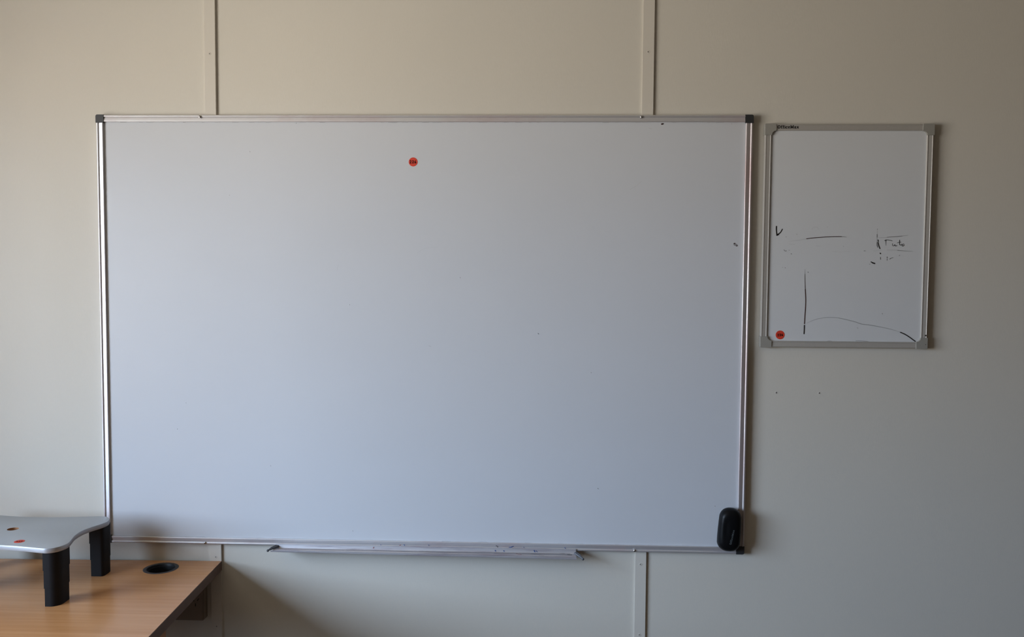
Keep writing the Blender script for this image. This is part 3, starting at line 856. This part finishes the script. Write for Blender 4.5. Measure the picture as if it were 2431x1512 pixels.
number_sticker(lambda a, b, h: (0.9855 + a, -0.0125 - h, 1.3779 + b), 0.0120, sb, rot=math.radians(4), label='round orange-red number sticker', hd=0.5)

# ------------------------------------------------------------------ desk
DZ = 0.719
dk = root('office_desk', (-1.35, -0.40, 0.0), 'honey-coloured wood laminate desk with dark brown edge against the wall', 'desk')
DK = [(-0.5671, -0.0068), (-0.5290, -0.770), (-2.150, -0.800), (-2.150, -0.0470)]
def ccw(P): return P
GX, GY, GR = -0.7113, -0.0743, 0.0400
def deskplan(h): return [(x, y, h) for x, y in DK]
# top with a round cut-out for the cable port
def desk_top():
    N = 48
    hole = [(GX + GR * math.cos(2 * math.pi * i / N), GY + GR * math.sin(2 * math.pi * i / N)) for i in range(N)]
    # outer outline resampled so that each hole vertex has a partner
    outer = []
    for i in range(N):
        a = 2 * math.pi * i / N
        d = Vector((math.cos(a), math.sin(a)))
        best = None
        for k in range(4):
            p = Vector(DK[k]); q = Vector(DK[(k + 1) % 4]); e = q - p
            den = d.x * e.y - d.y * e.x
            if abs(den) < 1e-9: continue
            w0 = p - Vector((GX, GY))
            t = (w0.x * e.y - w0.y * e.x) / den
            s = (w0.x * d.y - w0.y * d.x) / den
            if t > 0 and -1e-6 <= s <= 1 + 1e-6 and (best is None or t < best[0]): best = (t, k, s)
        outer.append((tuple(Vector((GX, GY)) + d * best[0]), best[1]))
    V, F = [], []
    for z in (DZ, DZ - 0.025):
        base = len(V)
        V += [(x, y, z) for x, y in hole]
        V += [(p[0], p[1], z) for p, k in outer]
        cb = len(V)
        V += [(x, y, z) for x, y in DK]
        for i in range(N):
            j = (i + 1) % N
            ki, kj = outer[i][1], outer[j][1]
            if ki == kj: F.append((base + i, base + j, base + N + j, base + N + i))
            else:
                # corner between the two edges
                c = kj if (ki + 1) % 4 == kj else ki
                F.append((base + i, base + j, base + N + j, cb + c, base + N + i))
    # hole wall
    B = 2 * N + 4
    for i in range(N):
        j = (i + 1) % N
        F.append((i, j, B + j, B + i))
    return V, F
v, f = desk_top()
top = obj('desk_top', v, f, M['wood'], dk)
EDG = []
for k in range(4):
    p, q = Vector((*DK[k], 0)), Vector((*DK[(k + 1) % 4], 0))
    e = (q - p).normalized(); nrm = Vector((e.y, -e.x, 0))
    c = sum((Vector((*d, 0)) for d in DK), Vector()) / 4
    if nrm.dot(p - c) < 0: nrm = -nrm
    t = 0.0012
    vs_ = [p, q, q + nrm * t, p + nrm * t]
    EDG.append(([(a.x, a.y, z) for z in (DZ - 0.0255, DZ - 0.0008) for a in vs_], [(0, 1, 2, 3), (4, 5, 6, 7), (0, 1, 5, 4), (1, 2, 6, 5), (2, 3, 7, 6), (3, 0, 4, 7)]))
for vv, ff in EDG:
    obj('edge_band', vv, ff, M['edge'], top)
box('side_panel', -0.585, -0.560, -0.745, -0.385, 0.0, DZ - 0.0245, M['panelwood'], dk, 0.001, 'orange-brown wooden side panel')
box('side_panel', -2.120, -2.095, -0.745, -0.100, 0.0, DZ - 0.0245, M['panelwood'], dk, 0.001)
gp = lathe_vf([(0.0465, 0.0), (0.0465, 0.0002), (0.0455, 0.0004), (0.0385, 0.0004), (0.0372, 0.0003), (0.0365, -0.0012)], 48, lambda x, y, h: (GX + x, GY + y, DZ + h))
gr = obj('cable_port', *gp, M['rim'], dk, True, 'black round cable port')
v, f = lathe_vf([(0.0368, 0.0002), (0.0362, -0.006), (0.0335, -0.0065), (0.0332, -0.045)], 48, lambda x, y, h: (GX + x, GY + y, DZ + h))
obj('port_sleeve', v, f, M['plastic'], gr, True)
v, f = lathe_vf([(0.0001, -0.044), (0.0335, -0.044)], 32, lambda x, y, h: (GX + x, GY + y, DZ + h))
obj('port_floor', v, f, M['plastic'], gr)

# ------------------------------------------------------------------ monitor stand on the desk
ST = DZ + 0.147
XM = -1.036
half = [(-1.0360, -0.1042), (-0.9950, -0.1035), (-0.9600, -0.0995), (-0.9170, -0.0930), (-0.8780, -0.0862), (-0.8560, -0.0895), (-0.8370, -0.1060), (-0.8285, -0.1330), (-0.8330, -0.1590),
        (-0.8445, -0.1880), (-0.8515, -0.2190), (-0.8495, -0.2560), (-0.8405, -0.2880), (-0.8335, -0.3130), (-0.8335, -0.3320), (-0.8420, -0.3530), (-0.8600, -0.3640), (-0.8790, -0.3625),
        (-0.9190, -0.3545), (-0.9550, -0.3485), (-0.9900, -0.3452), (-1.0360, -0.3440)]
outl = half + [(2 * XM - x, y) for x, y in reversed(half[1:-1])]
outl = smooth_closed(outl, 4)
ms = root('monitor_stand', (XM, -0.22, DZ), 'curved silver-grey monitor riser with black stepped legs standing on the desk', 'monitor stand')
def inset(P, d):
    n = len(P); out = []
    for i in range(n):
        a, b = Vector(P[i - 1]), Vector(P[(i + 1) % n])
        e = (b - a).normalized()
        out.append(tuple(Vector(P[i]) + Vector((-e.y, e.x)) * d))
    return out
area = sum(outl[i][0] * outl[(i + 1) % len(outl)][1] - outl[(i + 1) % len(outl)][0] * outl[i][1] for i in range(len(outl)))
if area < 0: outl.reverse()
TH = 0.0125
layers = [(0.0016, 0.0), (0.0005, -0.0004), (0.0, -0.0014), (0.0, -TH + 0.0014), (0.0005, -TH + 0.0004), (0.0016, -TH)]
V, F = [], []
n = len(outl)
for d, h in layers:
    V += [(x, y, ST + h) for x, y in inset(outl, d)]
for j in range(len(layers) - 1):
    for i in range(n):
        i2 = (i + 1) % n
        F.append((j * n + i, j * n + i2, (j + 1) * n + i2, (j + 1) * n + i))
HX, HY, HR = -1.0380, -0.2145, 0.0140
# fill top and bottom between outline and the round hole with a bmesh
def plate(name, mat_top, mat_rim):
    bm = bmesh.new()
    vs_ = [bm.verts.new(v) for v in V]
    for q in F: bm.faces.new([vs_[i] for i in q])
    holes = []
    for h, off in ((ST, 0), (ST - TH, (len(layers) - 1) * n)):
        ring = [bm.verts.new((HX + HR * math.cos(2 * math.pi * k / 24), HY + HR * math.sin(2 * math.pi * k / 24), h)) for k in range(24)]
        ed = [bm.edges.new((ring[k], ring[(k + 1) % 24])) for k in range(24)]
        oe = []
        for i in range(n):
            a, b = vs_[off + i], vs_[off + (i + 1) % n]
            oe.append(bm.edges.get((a, b)) or bm.edges.new((a, b)))
        r = bmesh.ops.triangle_fill(bm, edges=ed + oe, use_beauty=True)
        for g in r['geom']:
            if isinstance(g, bmesh.types.BMFace): g.material_index = 0
        holes.append(ring)
    for k in range(24):
        bm.faces.new((holes[0][k], holes[0][(k + 1) % 24], holes[1][(k + 1) % 24], holes[1][k]))
    bmesh.ops.recalc_face_normals(bm, faces=bm.faces)
    off = origin(ms)
    for v_ in bm.verts: v_.co -= off
    me = bpy.data.meshes.new(name)
    bm.to_mesh(me); bm.free()
    me.materials.append(mat_top); me.materials.append(mat_rim); me.materials.append(M['core'])
    for p_ in me.polygons:
        cz_ = sum((me.vertices[i].co.z for i in p_.vertices)) / len(p_.vertices) + off.z
        p_.material_index = 0 if cz_ > ST - 0.0005 else 1
        if len(p_.vertices) == 4 and cz_ < ST - 0.002 and abs((me.vertices[p_.vertices[0]].co.xy - Vector((HX - off.x, HY - off.y))).length - HR) < 0.001:
            p_.material_index = 2
    me.shade_smooth(); me.set_sharp_from_angle(angle=math.radians(40))
    o = bpy.data.objects.new(name, me); COL.objects.link(o); o.parent = ms
    return o
tp = plate('stand_top', M['stand'], M['standrim'])
def leg_plan(cx, cy, sx, sy, w, d):
    # square at the inner corner, broad curve round the outer one
    P = [(-w, -d), (w * 0.55, -d)]
    P += [(w * 0.55 + w * 0.45 * math.sin(t * math.pi / 16) , -d + 0.0 + (d * 0.35) * (1 - math.cos(t * math.pi / 16))) for t in range(1, 9)]
    P += [(w, d * 0.10)]
    P += [(w * (1 - 1.25 * (1 - math.cos(t * math.pi / 16))) if True else 0, d * 0.10 + d * 0.90 * math.sin(t * math.pi / 16)) for t in range(1, 9)]
    P += [(-w, d)]
    return [(cx + sx * a, cy + sy * b) for a, b in P]
def make_leg(cx, cy, sx, sy):
    lg = bpy.data.objects.new('leg', None); COL.objects.link(lg); lg.parent = ms
    lg.empty_display_size = 0.03
    lg.location = Vector((cx, cy, DZ)) - origin(ms)
    H = ST - TH - DZ
    for k in range(3):
        z0, z1 = DZ + H * k / 3 + 0.0, DZ + H * (k + 1) / 3 + 0.0004
        w, d = 0.0168 + 0.0011 * k, 0.0280 + 0.0012 * k
        P0 = leg_plan(cx, cy, sx, sy, w * 0.985, d * 0.985); P1 = leg_plan(cx, cy, sx, sy, w, d)
        m_ = len(P0)
        Vv = [(x, y, z0) for x, y in P1] + [(x, y, z1) for x, y in P1]
        Ff = [tuple(range(m_)), tuple(range(m_, 2 * m_))] + [(i, (i + 1) % m_, m_ + (i + 1) % m_, m_ + i) for i in range(m_)]
        obj('leg_segment', Vv, Ff, M['leg'], lg, True)
for cx, cy, sx, sy in ((-0.8560, -0.3285, 1, -1), (-0.8530, -0.1180, 1, 1), (2 * XM + 0.8560, -0.3285, -1, -1), (2 * XM + 0.8530, -0.1180, -1, 1)):
    make_leg(cx, cy, sx, sy)
number_sticker(lambda a, b, h: (-0.9590 + a, -0.3145 + b, ST + h), 0.0122, tp, rot=math.radians(18), label='round orange-red number sticker', hd=0.5)

# ------------------------------------------------------------------ power outlet on the wall under the desk
po = root('power_outlet', (-0.68, 0, 0.60), 'double power outlet block on the wall in the shade under the desk', 'outlet')
pb = box('outlet_body', -0.7500, -0.6110, -0.0300, 0.0005, 0.5540, 0.6600, M['outlet'], po, 0.003)
for cx in (-0.722, -0.634):
    sl = []
    for (dx, dz, ang) in ((-0.0060, 0.005, 30), (0.0075, 0.006, -30), (0.0, -0.009, 0)):
        c, s = math.cos(math.radians(ang)), math.sin(math.radians(ang))
        q = [(-0.0011, -0.0042), (0.0011, -0.0042), (0.0011, 0.0042), (-0.0011, 0.0042)]
        sl.append(prism_vf([(cx + dx + a * c - b * s, 0.609 + dz + a * s + b * c) for a, b in q], lambda a, b, h: (a, -h, b), 0.0285, 0.0304))
    multi('socket_slot', sl, M['hole'], po)
for cx in (-0.700, -0.660):
    box('rocker_switch', cx - 0.006, cx + 0.006, -0.0325, -0.0295, 0.633, 0.648, M['outlet'], po, 0.0015)
